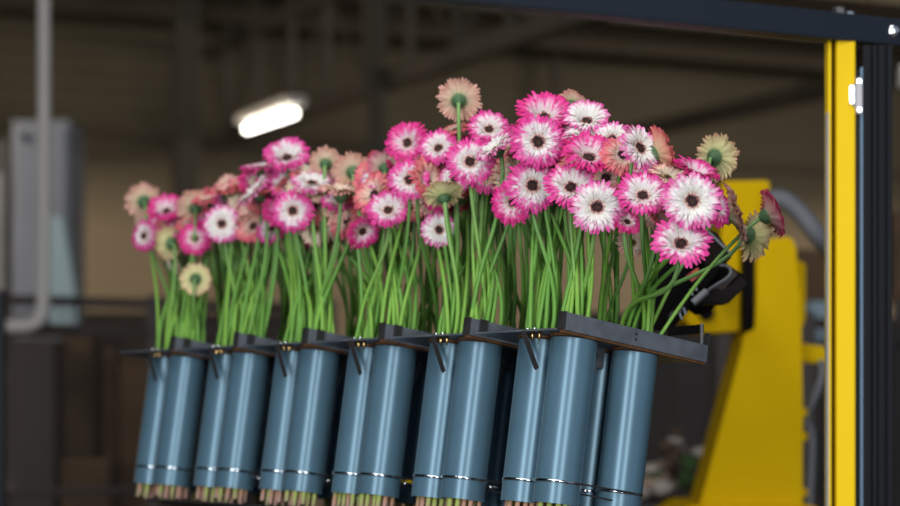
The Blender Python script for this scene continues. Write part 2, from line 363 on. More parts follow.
# right background beyond the fence
a = P(798, 296, 8.9); U = empty('shelf_unit', loc=(a.x, 8.9, 0))
b = P(905, 296, 8.9)
for yp in (292, 343):
    z = P(0, yp, 8.9).z; lbox('shelf_board', U, (a.x, 8.9, z-.035), (b.x, 9.3, z), M['carton'] if yp == 292 else M['fence'], .003)
for x in (a.x, b.x-.04):
    for yq in (8.9, 9.26): lbox('leg', U, (x, yq, 0), (x+.04, yq+.04, P(0, 292, 8.9).z-.035), M['fence'], .002)
tag(U, 'shelf unit with a brown top board between the robot and the yellow post', 'shelf')
px_box('cardboard_box', 792, 249, 829, 292, 8.95, .3, M['carton'], bev=.008, label='brown cardboard box beside the robot under the grey hose', cat='box')
px_box('cardboard_box', 893, 210, 912, 292, 8.95, .3, M['wood'], bev=.008, label='brown carton showing right of the black post', cat='box')
bm = bmesh.new(); extrude_poly(bm, [P(805, 343, 8.92), P(829, 343, 8.92), P(830, 300, 8.92), P(812, 299, 8.92), P(804, 308, 8.92)], (0, .3, 0), .01)
tag(new_obj('sack', bm, M['crate']), 'pale blue sack on the lower shelf between robot and yellow post', 'sack')
bm = bmesh.new(); p = P(899, 76, 6.0); tube(bm, [p, p+Vector((.3, 0, 0))], .035, 12); tube(bm, [p+Vector((.28, 0, 0)), Vector((p.x+.28, 6.0, CEIL))], .03, 8)
tag(new_obj('vent_pipe', bm, M['pipe'], smooth=False), 'pale pipe end just right of the black post', 'pipe')
# waste heap of flowers on the floor behind the rack
random.seed(3)
def blob(bm, c, r, sq=.7):
    g = bmesh.ops.create_icosphere(bm, subdivisions=2, radius=r)
    for v in g['verts']:
        v.co = Vector((v.co.x, v.co.y, v.co.z*sq))*(1+random.uniform(-.25, .25))+Vector(c)
tb = empty('sorting_table', loc=P(680, 500, 6.9)); tb.location.z = 0
o = tb.location; zt = P(0, 500, 6.9).z
bm = bmesh.new(); box(bm, (-.25, -.3, zt-.04), (.35, .3, zt), .005); new_obj('table_top', bm, M['fence'], tb)
for sx in (-.22, .32):
    for sy in (-.27, .27):
        bm = bmesh.new(); box(bm, (sx-.02, sy-.02, 0), (sx+.02, sy+.02, zt-.04)); new_obj('leg', bm, M['fence'], tb)
tag(tb, 'dark table holding the discarded blooms behind the rack', 'table')
cols = [mat('waste_beige', (.42, .30, .22), .8), mat('waste_green', (.07, .14, .04), .8), mat('waste_brown', (.13, .08, .05), .8), mat('waste_pale', (.55, .48, .42), .8)]
hp = bmesh.new(); fi = []
for i in range(60):
    x = random.uniform(-.16, .16); y = random.uniform(-.2, .2); r = random.uniform(.018, .04); z = zt+.02+random.uniform(0, .20)*max(0, 1-abs(x)/.2)
    n0 = len(hp.faces); blob(hp, (x+o.x, y+o.y, z), r)
    hp.faces.ensure_lookup_table(); mi = random.choice([0, 0, 1, 2, 2, 3])
    for f in hp.faces[n0:]: f.material_index = mi
h = new_obj('discarded_flowers', hp, cols); h['kind'] = 'stuff'; tag(h, 'blurred heap of discarded blooms and leaves on the dark table', 'flower heap')

# ------------------------------------------------------------------ robot (depth about 5.6 m)
RY = 5.7
R = empty('industrial_robot', loc=(P(760, 400, RY).x, RY+.15, 0)); RI = Matrix.Translation(-R.location)
def rpoly(name, pts, Y, d, m=None, bev=.006, parent=R):
    bm = bmesh.new(); extrude_poly(bm, [P(x, y, Y) for x, y in pts], (0, d, 0), bev)
    bmesh.ops.transform(bm, matrix=RI, verts=bm.verts); return new_obj(name, bm, m or M['robot'], parent)
rpoly('lower_arm', [(698, 512), (741, 350), (744, 333), (757, 330), (757, 250), (762, 240), (790, 236), (796, 244), (801, 300), (803, 420), (803, 512)], RY, .26)
rpoly('base', [(670, 520), (690, 506), (815, 506), (835, 520), (850, 1000), (655, 1000)], RY-.05, .5)
rpoly('upper_arm', [(722, 181), (770, 180), (770, 236), (745, 236), (745, 331), (700, 333), (684, 320), (700, 300), (722, 290)], RY+.12, .28)
rpoly('joint_cover', [(744, 222), (759, 222), (759, 332), (744, 332)], RY+.04, .3, M['blackp'])
rpoly('motor_housing', [(796, 260), (806, 262), (806, 320), (801, 330)], RY+.1, .18, M['robot'])
rpoly('cable_clip', [(801, 343), (828, 347), (828, 364), (801, 362)], RY+.1, .06)
for y in (408, 432, 488): rpoly('bolt_cover', [(800, y), (808, y), (808, y+9), (800, y+9)], RY+.08, .05, bev=.004)
bm = bmesh.new(); tube(bm, catmull([P(768, 200, RY), P(782, 199, RY), P(800, 213, RY), P(818, 236, RY), P(836, 258, RY+.1), P(860, 300, RY+.3), P(862, 380, RY+.35), P(850, 480, RY+.3)], 5), .026, 10)
bmesh.ops.transform(bm, matrix=RI, verts=bm.verts); new_obj('hose', bm, M['hose'], R, smooth=True)
bm = bmesh.new(); tube(bm, catmull([P(819, 350, RY+.12), P(822, 375, RY+.1), P(813, 400, RY+.1), P(806, 420, RY+.12), P(812, 440, RY+.12), P(808, 520, RY+.1)], 5), .012, 8)
bmesh.ops.transform(bm, matrix=RI, verts=bm.verts); new_obj('cable', bm, M['hose'], R, smooth=True)
bm = bmesh.new(); p = P(706, 313, RY+.1); lathe(bm, [(0, .02), (.022, .02), (.022, 0), (0, 0)], 12, Matrix.Translation(p) @ Matrix.Rotation(math.pi/2, 4, 'X'))
bmesh.ops.transform(bm, matrix=RI, verts=bm.verts); new_obj('screw_cap', bm, M['blackp'], R)
tag(R, 'large yellow industrial robot arm behind the right end of the rack', 'robot')

# ------------------------------------------------------------------ machine guard frame on the right (near)
GY = 2.9
bm = bmesh.new(); a = P(863, 0, GY); b = P(892.5, 0, GY); zt = P(0, 45, GY).z
G = empty('guard_post', loc=((a.x+b.x)/2, GY+.02, 0))
wd = (b.x-a.x)/2
prof = [(-wd, 0), (-wd*.55, 0), (-wd*.5, .005), (-wd*.38, .005), (-wd*.33, 0), (-.05*wd, 0), (0, .003), (.05*wd, 0), (wd*.4, 0), (wd*.45, .005), (wd*.6, .005), (wd*.65, 0), (wd, 0), (wd, .045), (-wd, .045)]
bm = bmesh.new(); extrude_poly(bm, [Vector((x, y-.02, 0)) for x, y in prof], (0, 0, zt)); new_obj('profile', bm, M['post'], G)
bm = bmesh.new(); box(bm, (-wd-.003, -.019, 0), (-wd+.0005, .02, zt-.03)); new_obj('edge_strip', bm, mat('blue_grey_strip', (.06, .12, .19), .4, .2), G)
bm = bmesh.new(); box(bm, (-.1, -.1, 0), (.1, .1, .012), .002); new_obj('foot_plate', bm, M['black'], G)
tag(G, 'black aluminium profile post at the right, behind the yellow door frame', 'post')
# top bar
a = P(455, -15, 2.62); b = P(960, 38.5, 2.98); bh = .0185
T = empty('top_beam', loc=b)
bm = bmesh.new(); e0, e1 = a-b, Vector((0, 0, 0)); d = e1-e0; e0 = e0-d*2.3
prof = [(-.0185, 0), (.0185, 0)]
bm = bmesh.new()
up = Vector((0, 0, .0185)); bk = Vector((.0, .04, 0))
q = [e0-up, e1-up, e1-up+bk, e0-up+bk]; extrude_poly(bm, q, up*2, .0015); new_obj('profile', bm, M['black'], T)
def bar_pt(x):
    t = (x-455)/505; Yv = 1/((1-t)/2.62+t/2.98); y = -15+53.5*t; return P(x, y, Yv)
p = bar_pt(893)-b
bm = bmesh.new(); lathe(bm, [(0, .006), (.005, .0055), (.0088, .003), (.0100, 0), (0, 0)], 20, Matrix.Translation(p+Vector((0, .001, 0))) @ Matrix.Rotation(math.pi/2, 4, 'X')); new_obj('dome_bolt', bm, M['chrome'], T, smooth=True)
p = bar_pt(841)-b+up
bm = bmesh.new(); lathe(bm, [(0, .012), (.007, .012), (.010, .009), (.010, 0), (0, 0)], 6, Matrix.Translation(p+Vector((0, .015, -.002)))); new_obj('hex_nut', bm, M['darksteel'], T)
p = bar_pt(851)-b+up
bm = bmesh.new(); lathe(bm, [(0, .006), (.006, .006), (.007, 0), (0, 0)], 12, Matrix.Translation(p+Vector((0, .012, -.002)))); new_obj('washer', bm, M['chrome'], T)
tag(T, 'black horizontal beam crossing the top right corner', 'beam')
bm = bmesh.new(); box(bm, (e0.x, e0.y, -b.z), (e0.x+.045, e0.y+.045, e0.z-.019)); new_obj('end_post', bm, M['post'], T)
# yellow door
D = empty('yellow_door_frame', loc=P(845, 400, GY)); D.location.z = 0
DI = Matrix.Translation(-D.location)
def dbox(name, x0, x1, y0, y1, dy0, dy1, m, bev=.001):
    a = P(x0, y1, GY); b = P(x1, y0, GY); bm = bmesh.new(); box(bm, (a.x, GY+dy0, a.z), (b.x, GY+dy1, b.z), bev)
    bmesh.ops.transform(bm, matrix=DI, verts=bm.verts); return new_obj(name, bm, m, D)
dbox('door_stile', 836.5, 855.5, 38, 1400, .0, .03, M['yellow'], .0025)
dbox('edge_lip', 828.5, 832, 40, 1400, .004, .03, M['yellow'])
dbox('slot', 831.5, 836, 40, 1400, .018, .028, M['blackp'], 0)
dbox('glazing_strip', 827.8, 829, 112, 1400, .001, .02, mat('pale_rubber', (.4, .37, .3), .5), 0)
hg = empty('hinge'); hg.parent = D
bpy.data.objects.remove(hg)
H = dbox('hinge', 855.5, 862, 78, 114, -.004, .004, mat('pale_aluminium', (.33, .31, .32), .45, .3), .001)
def hsub(name, x0, x1, y0, y1, d0, d1, m):
    o = dbox(name, x0, x1, y0, y1, d0, d1, m, .0006); o.parent = H
hsub('hinge_knuckle', 849, 853.5, 86, 104, -.005, .001, M['chrome']); hsub('hinge_leaf', 852.5, 857, 84, 107, -.002, .001, M['greymetal'])
hsub('hinge_screw', 856.5, 861, 79.5, 84, -.006, -.003, M['chrome']); hsub('hinge_screw', 856.5, 861, 108, 112.5, -.006, -.003, M['chrome'])
tag(D, 'bright yellow upright door frame with silver hinge, left of the black post', 'door frame')

# ------------------------------------------------------------------ the tube carriers
RV = Vector((-.605, .796, -.008)).normalized(); RW = Vector((.119, .100, .988)); RW = (RW-RV*RW.dot(RV)).normalized(); RU = RV.cross(RW)
O6 = P(567, 312, 3.4); PITCH = .25
BASE = Matrix(((RU.x, RV.x, RW.x, O6.x), (RU.y, RV.y, RW.y, O6.y), (RU.z, RV.z, RW.z, O6.z), (0, 0, 0, 1)))
TU = (.06, .195); TV = (.045, .128); TR = .0385; TL = .277; PB = -.028
def W(u, v, w_, k=0): return BASE @ Vector((u, v+PITCH*k, w_))
def holed_cell(bm, u0, u1, v0, v1, cu, cv, r, z0, z1, seg=32):
    def sq(a):
        c, s = math.cos(a), math.sin(a)
        ku = ((u1-cu) if c > 0 else (cu-u0))/max(abs(c), 1e-9); kv = ((v1-cv) if s > 0 else (cv-v0))/max(abs(s), 1e-9)
        k = min(ku, kv); return cu+c*k, cv+s*k
    rr = [[], [], [], []]
    for i in range(seg):
        a = 2*math.pi*(i+.5)/seg; x, y = sq(a); c, s = cu+r*math.cos(a), cv+r*math.sin(a)
        rr[0].append(bm.verts.new((x, y, z0))); rr[1].append(bm.verts.new((c, s, z0))); rr[2].append(bm.verts.new((c, s, z1))); rr[3].append(bm.verts.new((x, y, z1)))
    for i in range(seg):
        j = (i+1) % seg
        for a_, b_ in ((0, 1), (1, 2), (2, 3)): bm.faces.new((rr[a_][i], rr[a_][j], rr[b_][j], rr[b_][i]))
def make_carrier():
    r = empty('tube_carrier')
    bm = bmesh.new(); z0, z1 = PB, PB+.003
    us = [(0, .014), (.014, .106), (.106, .149), (.149, .241), (.241, .317)]; vs = [(0, .0), (0, .0895), (.0895, .180), (.180, .236)]
    for iu, (a_, b_) in enumerate(us):
        for iv, (c_, d_) in enumerate(vs[1:]):
            if iu in (1, 3) and iv in (0, 1):
                holed_cell(bm, a_, b_, c_, d_, TU[(iu-1)//2], TV[iv], TR-.002, z0, z1)
            else: box(bm, (a_, c_, z0), (b_, d_, z1))
    new_obj('top_plate', bm, M['plate'], r)
    bm = bmesh.new(); box(bm, (0, -.001, PB-.001), (.317, .003, 0), .0006); new_obj('side_flange', bm, M['plate'], r)
    bm = bmesh.new(); box(bm, (0, .003, PB-.005), (.317, .012, PB-.0005)); new_obj('lower_lip', bm, M['rust'], r)
    bm = bmesh.new(); box(bm, (-.003, -.001, PB), (0, .017, .0015), .0006); new_obj('corner_tab', bm, M['darksteel'], r)
    bm = bmesh.new(); box(bm, (.017, -.004, PB+.004), (.034, -.001, .0015), .0006); new_obj('corner_tab', bm, M['darksteel'], r)
    bm = bmesh.new(); box(bm, (.314, .003, PB), (.317, .12, .002), .0005); box(bm, (.317, .0, PB+.002), (.3205, .012, .022), .0005); new_obj('end_flange', bm, M['darksteel'], r)
    for (u, v) in ((.17, -.001), (.17, -.001)):
        pass
    for dz in (-.009, -.018):
        bm = bmesh.new(); lathe(bm, [(0, .0012), (.0022, .0012), (.0024, 0), (0, 0)], 8, Matrix.Translation((.152, -.001, dz)) @ Matrix.Rotation(math.pi/2, 4, 'X')); new_obj('rivet', bm, M['darksteel'], r)
    for iu, u in enumerate(TU):
        for iv, v in enumerate(TV):
            bm = bmesh.new(); t1 = PB-.0005; t0 = t1-TL
            lathe(bm, [(TR, t1), (TR, t1-.0006), (TR, t1-.0012), (TR, t0+.0012), (TR, t0+.0006), (TR, t0), (TR-.0028, t0), (TR-.0028, t0+.001), (TR-.0028, t1-.001), (TR-.0028, t1)], 48, Matrix.Translation((u, v, 0)), closed=True)
            t = new_obj('tube', bm, M['tube'], r)
            for p in t.data.polygons: p.use_smooth = abs(p.normal.z) < .5 and p.area > 1e-5
            bm = bmesh.new(); lathe(bm, [(TR+.0005, t1-.006), (TR+.003, t1-.001), (TR+.003, t1), (TR+.0002, t1)], 40, Matrix.Translation((u, v, 0)), closed=True); new_obj('seal_ring', bm, M['rust'], t, smooth=True)
            zb = t0+.036; zb += 0
            bm = bmesh.new(); lathe(bm, [(TR+.0002, zb-.0024), (TR+.0014, zb-.0020), (TR+.0019, zb), (TR+.0014, zb+.0020), (TR+.0002, zb+.0024)], 48, Matrix.Translation((u, v, 0)), closed=True); new_obj('clamp_ring', bm, M['band'], t, smooth=True)
    zb = PB-TL+.036
    for v in (TV[0]-.041, TV[1]+.041):
        bm = bmesh.new(); tube(bm, [Vector((TU[0], v, zb)), Vector((TU[1], v, zb))], .0017, 6); new_obj('tie_rod', bm, M['darksteel'], r)
    bm = bmesh.new(); tube(bm, [Vector((TU[0]+.03, TV[0]-.02, zb-.014)), Vector((TU[1]-.02, TV[0]-.02, zb-.016))], .0016, 6); new_obj('tie_rod', bm, M['darksteel'], r)
    bm = bmesh.new(); lathe(bm, [(0, .006), (.004, .005), (.005, 0), (0, -.002)], 10, Matrix.Translation((TU[0]+.043, TV[0]-.02, zb-.010))); new_obj('clamp_nut', bm, M['chrome'], r, smooth=True)
    # hanging strap
    bm = bmesh.new(); a_ = Vector((-.004, .103, PB)); b_ = Vector((-.004, .058, PB-.062)); s = Vector((0, .0055, -.0005))
    extrude_poly(bm, [a_-s, a_+s, b_+s, b_+Vector((0, .001, -.004)), b_-s], (.0025, 0, 0), .0004); new_obj('strap', bm, M['darksteel'], r)
    for v in (.088, .070):
        bm = bmesh.new(); lathe(bm, [(0, .0), (.003, 0), (.003, -.009), (.0018, -.011), (.0018, -.015), (0, -.015)], 8, Matrix.Translation((.006, v, PB))); new_obj('stud', bm, M['brass'], r, smooth=True)
        bm = bmesh.new(); lathe(bm, [(0, .004), (.003, .0035), (.005, 0), (0, 0)], 12, Matrix.Translation((.004, v+.012, PB+.003))); new_obj('screw', bm, M['chrome'], r, smooth=True)
    # divider between the tubes
    bm = bmesh.new(); pts = [(.098, PB), (.172, PB), (.172, PB-.035), (.158, PB-.06), (.150, PB-.085), (.150, PB-TL+.02), (.143, PB-TL+.02), (.143, PB-.085), (.098, PB-.035)]
    bm.free(); bm = bmesh.new()
    box(bm, (.098, .090, PB-.035), (.168, .0925, PB)); extrude_poly(bm, [Vector((u, .0875, z)) for u, z in ((.140, PB-.002), (.150, PB-.002), (.150, PB-.04), (.140, PB-.07), (.140, PB-TL+.02), (.134, PB-TL+.02), (.134, PB-.002))], (0, .003, 0)); new_obj('divider', bm, M['plate'], r)
    for u in (.108, .144):
        bm = bmesh.new(); lathe(bm, [(0, .006), (.003, .005), (.004, 0), (0, 0)], 10, Matrix.Translation((u, .0875, PB-.018)) @ Matrix.Rotation(math.pi/2, 4, 'X')); new_obj('stud', bm, M['brass'], r, smooth=True)
    return r
proto = make_carrier()
clabels = ['nearest grey tube carrier, at the right end of the row, its long side in view', 'second tube carrier from the right, left of the nearest one',
 'third tube carrier from the right, with the small yellow tag hanging by it', 'third tube carrier from the left in the row', 'second tube carrier from the left in the row', 'farthest and leftmost tube carrier, its plate sticking out at left']
# the yellow tag hangs from carrier 3 of the row
carriers = []
for k in range(6):
    if k == 0: o = proto
    else:
        o = proto.copy(); C.objects.link(o)
        for ch in list(proto.children):
            c = ch.copy(); C.objects.link(c); c.parent = o
            for g_ in ch.children:
                d_ = g_.copy(); C.objects.link(d_); d_.parent = c
    carriers.append(o)
    if k == 5:
        tabs = [c for c in proto.children if c.name.startswith('corner_tab')]
        bpy.data.objects.remove(max(tabs, key=lambda c: max(v.co.x for v in c.data.vertices)))
for k, o in enumerate(carriers):
    o.matrix_world = BASE @ Matrix.Translation((0, PITCH*k, 0))
    tag(o, clabels[k], 'tube carrier', 'tube carriers in the row')
# support frame: beam behind the tubes, rest plate for the stem ends, legs to the floor
S = empty('support_frame', loc=W(.29, .8, -.07)); S.location.z = 0; SI = Matrix.Translation(-S.location)
def sobj(name, bm, m):
    bmesh.ops.transform(bm, matrix=SI, verts=bm.verts); return new_obj(name, bm, m, S)
bm = bmesh.new(); box(bm, (.262, .22, -.09), (.302, 1.49, PB-.0005), .001, BASE); sobj('carrying_beam', bm, M['darksteel'])
bm = bmesh.new(); box(bm, (.0, .3, PB-TL-.037), (.26, 1.30, PB-TL-.034), 0, BASE); sobj('rest_plate', bm, M['darksteel'])
for v in (.47, 1.22):
    t = W(.282, v, -.06); bm = bmesh.new(); box(bm, (t.x-.02, t.y-.02, 0), (t.x+.02, t.y+.02, t.z), .002); sobj('leg', bm, M['darksteel'])
    a_ = W(.282, v, PB-TL-.034); bm = bmesh.new(); box(bm, (.20, v-.02, PB-TL-.05), (.30, v+.02, PB-TL-.037), 0, BASE); sobj('cross_arm', bm, M['darksteel'])
tag(S, 'dark steel stand with beam behind and under the row of tube carriers', 'stand')
# yellow tag
p = W(TU[0]+.056, TV[0]-.006, PB-TL+.033, 2)
bm = bmesh.new(); lathe(bm, [(0, .004), (.008, .003), (.011, 0), (.008, -.003), (0, -.004)], 16, Matrix.Translation(p) @ Matrix.Diagonal((1.15, 1, .95, 1)))
tag(new_obj('yellow_tag', bm, M['yellow'], smooth=True), 'small oval yellow tag on the wire between two carriers', 'tag')

# ------------------------------------------------------------------ gripper behind the right end
GR = 3.95
K = empty('flower_gripper', loc=P(705, 290, GR)); KI = Matrix.Translation(-K.location)
def kpoly(name, pts, Y, d, m, bev=.003):
    bm = bmesh.new(); extrude_poly(bm, [P(x, y, Y) for x, y in pts], (0, d, 0), bev); bmesh.ops.transform(bm, matrix=KI, verts=bm.verts); return new_obj(name, bm, m, K)
def kpoly3(name, pts, d, m, bev=.003):
    bm = bmesh.new(); extrude_poly(bm, [P(*q) for q in pts], d, bev); bmesh.ops.transform(bm, matrix=KI, verts=bm.verts); return new_obj(name, bm, m, K)
kpoly('back_plate', [(655, 250), (690, 232), (722, 260), (745, 276), (748, 284), (728, 304), (690, 306), (672, 330), (650, 330)], GR+.05, .03, M['blackp'])
kpoly('cover_lid', [(704, 228), (717, 232), (733, 256), (716, 275), (700, 262), (694, 245)], GR, .03, mat('dark_brown_plastic', (.014, .009, .007), .7, 0, .1))
rim = [(716, 275), (734, 259), (748, 281), (727, 303), (700, 304)]
kpoly('clamp_housing', [(727, 304), (748, 284), (741, 275), (722, 293), (716, 287), (706, 297), (700, 298), (700, 304)], GR-.03, .06, mat('grey_brown_metal', (.016, .012, .011), .65, 0, .12, noise=.4, nscale=60))
kpoly('side_arm', [(672, 330), (664, 322), (690, 283), (716, 262), (722, 268), (697, 297)], GR-.02, .03, M['blackp'])
bm = bmesh.new(); tube(bm, catmull([P(706, 292, GR-.04), P(716, 285, GR-.05), P(727, 278, GR-.05), P(731, 271, GR-.04), P(726, 266, GR-.02), P(716, 266, GR)], 5), .003, 8); bmesh.ops.transform(bm, matrix=KI, verts=bm.verts); new_obj('cable', bm, M['hose'], K, smooth=True)
bm = bmesh.new(); tube(bm, [P(693, 303, GR-.05), P(707, 291, GR-.05)], .007, 10); bmesh.ops.transform(bm, matrix=KI, verts=bm.verts); new_obj('cable_plug', bm, M['greymetal'], K)
kpoly('valve_block', [(686, 276), (698, 267), (702, 274), (692, 282)], GR-.05, .02, M['red'], .001)
kpoly('valve_label', [(693, 273), (697, 270.5), (699, 275), (695, 277)], GR-.053, .002, M['yellow'], 0)
for (x, y) in ((690, 289), (694, 284), (679, 313), (683, 308)):
    bm = bmesh.new(); q = P(x, y, GR-.04); tube(bm, [q, q+Vector((.004, 0, -.012))], .0035, 8); bmesh.ops.transform(bm, matrix=KI, verts=bm.verts); new_obj('fitting', bm, M['chrome'], K)
bm = bmesh.new(); tube(bm, [P(700, 300, GR+.07), P(722, 285, RY+.13)], .03, 10); bmesh.ops.transform(bm, matrix=KI, verts=bm.verts); new_obj('mounting_arm', bm, M['blackp'], K)
kpoly('bracket_bar', [(668, 336), (668, 327), (704, 324), (704, 333)], GR-.22, .015, M['blackp'], .001)
kpoly('bracket_end', [(700.5, 344), (700.5, 324), (703, 323), (703, 344)], GR-.225, .012, M['greymetal'], .0005)
kpoly('rod', [(668, 318), (671, 312), (684, 306), (686, 309), (675, 316)], GR-.04, .012, M['darksteel'], .001)
kpoly('inner_panel', [(712, 291), (720, 282), (734, 270), (738, 274), (724, 290), (714, 297)], GR-.005, .02, mat('worn_brown_panel', (.06, .045, .035), .7, noise=.5, nscale=80), .001)
kpoly('lid_trim', [(704, 229), (706, 227.5), (733, 254), (732, 256)], GR-.004, .004, M['greymetal'], 0)
tag(K, 'black gripper mechanism with red valve, behind the right hand stems', 'gripper')

# ------------------------------------------------------------------ gerberas
def petal(bm, lay, ang, r0, r1, wid, z0, z1, curl, k, cup, front=0, back=1, twist=0):
    """one ray floret: a double skinned strip"""
    n = 6; ca, sa = math.cos(ang), math.sin(ang)
    for side, mi in ((1, front), (-1, back)):
        rows = []
        for i in range(n+1):
            t = i/n; r = r0+(r1-r0)*t
            wprof = (.42, .62, .82, .96, 1.0, .92, .55)[i]*wid/2
            z = z0+(z1-z0)*math.sin(t*math.pi/2)-curl*t*t*t
            row = []
            for s in (-1, 0, 1):
                zz = z+cup*abs(s)*wprof-(0 if side > 0 else .012)+twist*s*t
                rr = r-(.0 if s == 0 or i < n else .03*abs(s))
                x, y = rr*ca-s*wprof*sa, rr*sa+s*wprof*ca
                v = bm.verts.new((x, y, zz)); v[lay] = (t if r1 > .9 else t*.90 if r1 > .8 else t*.80 if r1 > .6 else t*.60, k, 0, 1); row.append(v)
            rows.append(row)
        for a, b in zip(rows, rows[1:]):
            for j in (0, 1):
                f = (a[j], b[j], b[j+1], a[j+1]) if side > 0 else (a[j], a[j+1], b[j+1], b[j])
                fc = bm.faces.new(f); fc.material_index = mi; fc.smooth = True
def petals_mesh(pal, seed, cone):
    rd = random.Random(seed); bm = bmesh.new(); lay = bm.verts.layers.float_color.new('pc')
    for n, r0, r1, wid, z0, z1, curl in ((36, .20, 1.0, .145, -.02, .02+cone, .10), (36, .20, .93, .135, .02, .09+cone*.95, .08), (30, .2, .76, .115, .05, .15+cone*.8, .05), (24, .2, .56, .09, .06, .17+cone*.5, .0)):
        for i in range(n):
            a = 2*math.pi*(i+rd.uniform(-.28, .28))/n; l = r1*rd.uniform(.88, 1.04)
            petal(bm, lay, a, r0, l, wid*rd.uniform(.8, 1.1), z0, z1+rd.uniform(-.04, .05), curl*rd.uniform(.3, 1.9), rd.random(), .25, twist=rd.uniform(-.03, .03))
    me = bpy.data.meshes.new('petals'); bm.to_mesh(me); bm.free()
    me.materials.append(PM[pal][0]); me.materials.append(PM[pal][1]); return me
def disc_mesh(m, seed):
    rd = random.Random(seed); bm = bmesh.new(); lay = bm.verts.layers.float_color.new('pc')
    prof = [(0, .11), (.05, .12), (.10, .135), (.14, .13), (.18, .125), (.215, .13), (.25, .12)]
    seg = 28; rings = []
    for i, (r, z) in enumerate(prof):
        ring = []
        for k in range(seg if i else 1):
            a = 2*math.pi*k/seg; v = bm.verts.new((r*math.cos(a), r*math.sin(a), z+rd.uniform(-.008, .008))); v[lay] = (min(1, r/.25), rd.random(), 0, 1); ring.append(v)
        rings.append(ring)
    for k in range(seg): bm.faces.new((rings[0][0], rings[1][k], rings[1][(k+1) % seg]))
    for a, b in zip(rings[1:], rings[2:]):
        for k in range(seg): bm.faces.new((a[k], b[k], b[(k+1) % seg], a[(k+1) % seg]))
    # short florets standing round the disc
    for i in range(64):
        a = rd.uniform(0, 6.283); r = rd.choice((.10, .13, .16, .19, .22)); l = .03+.06*(r/.25); c, s = math.cos(a), math.sin(a)
        p = Vector((r*c, r*s, .10)); q = p+Vector((c*.05*(r/.2), s*.05*(r/.2), l)); t = Vector((-s, c, 0))*.014
        vs = [bm.verts.new(x) for x in (p-t, p+t, q+t*.8, q-t*.8)]
        for v in vs: v[lay] = (min(1, r/.25), rd.random(), 0, 1)
        bm.faces.new(vs)
    me = bpy.data.meshes.new('disc'); bm.to_mesh(me); bm.free(); me.materials.append(m); return me
def calyx_mesh(seed):
    rd = random.Random(seed); bm = bmesh.new(); lay = bm.verts.layers.float_color.new('pc')
    prof = [(.05, -.34), (.11, -.30), (.20, -.22), (.27, -.12), (.30, -.03), (.22, .02)]
    seg = 20; rings = []
    for r, z in prof:
        ring = []
        for k in range(seg):
            a = 2*math.pi*k/seg; v = bm.verts.new((r*math.cos(a), r*math.sin(a), z)); v[lay] = (r/.5, rd.random(), 0, 1); ring.append(v)
        rings.append(ring)
    bm.faces.new(rings[0][::-1]); bm.faces.new(rings[-1])
    for a, b in zip(rings, rings[1:]):
        for k in range(seg): bm.faces.new((a[k], a[(k+1) % seg], b[(k+1) % seg], b[k]))
    for i in range(44):   # bracts
        a = 2*math.pi*i/22+(.14 if i > 21 else 0); c, s = math.cos(a), math.sin(a); lo = i > 21
        r0, z0, r1, z1 = (.20, -.235, .31, -.085) if lo else (.27, -.13, .40, -.03)
        t = Vector((-s, c, 0))*.035
        p = Vector((r0*c, r0*s, z0)); q = Vector((r1*c, r1*s, z1-.02))
        vs = [bm.verts.new(x) for x in (p-t, p+t, q)]
        for v, kk in zip(vs, (.3, .3, .9)): v[lay] = (kk, rd.random(), 0, 1)
        bm.faces.new(vs[::-1])
    me = bpy.data.meshes.new('calyx'); bm.to_mesh(me); bm.free(); me.materials.append(M['calyx'])
    for p in me.polygons: p.use_smooth = True
    return me
HEADS = {p: [petals_mesh(p, 11+i+len(p), c) for i, c in enumerate((.05, .16, .28, .42))] for p in PAL}
DISCS = [disc_mesh(M['disc'], 1), disc_mesh(M['disc'], 2), disc_mesh(M['disco'], 3)]
CALYX = calyx_mesh(5)
TUBES = []           # (carrier, row index, side index, pixel x of the tube top, remaining places)
for k in range(6):
    for iu in (0, 1):
        for iv in (0, 1):
            q = W(TU[iu], TV[iv], .0, k); TUBES.append(dict(k=k, iu=iu, iv=iv, c=q, px=450+F*q.x/q.y, slots=[], used=0))
for t in TUBES:      # places of the stems inside a tube, spread like a packed bunch
    n = 17
    rd = random.Random(t['k']*10+t['iu']*3+t['iv'])
    for i in range(n):
        rr = math.sqrt((i+.5)/n)*(TR-.0085); an = i*2.39996+t['k']; t['slots'].append((rr*math.cos(an), rr*math.sin(an)))
    rd.shuffle(t['slots'])
CNT = [0]
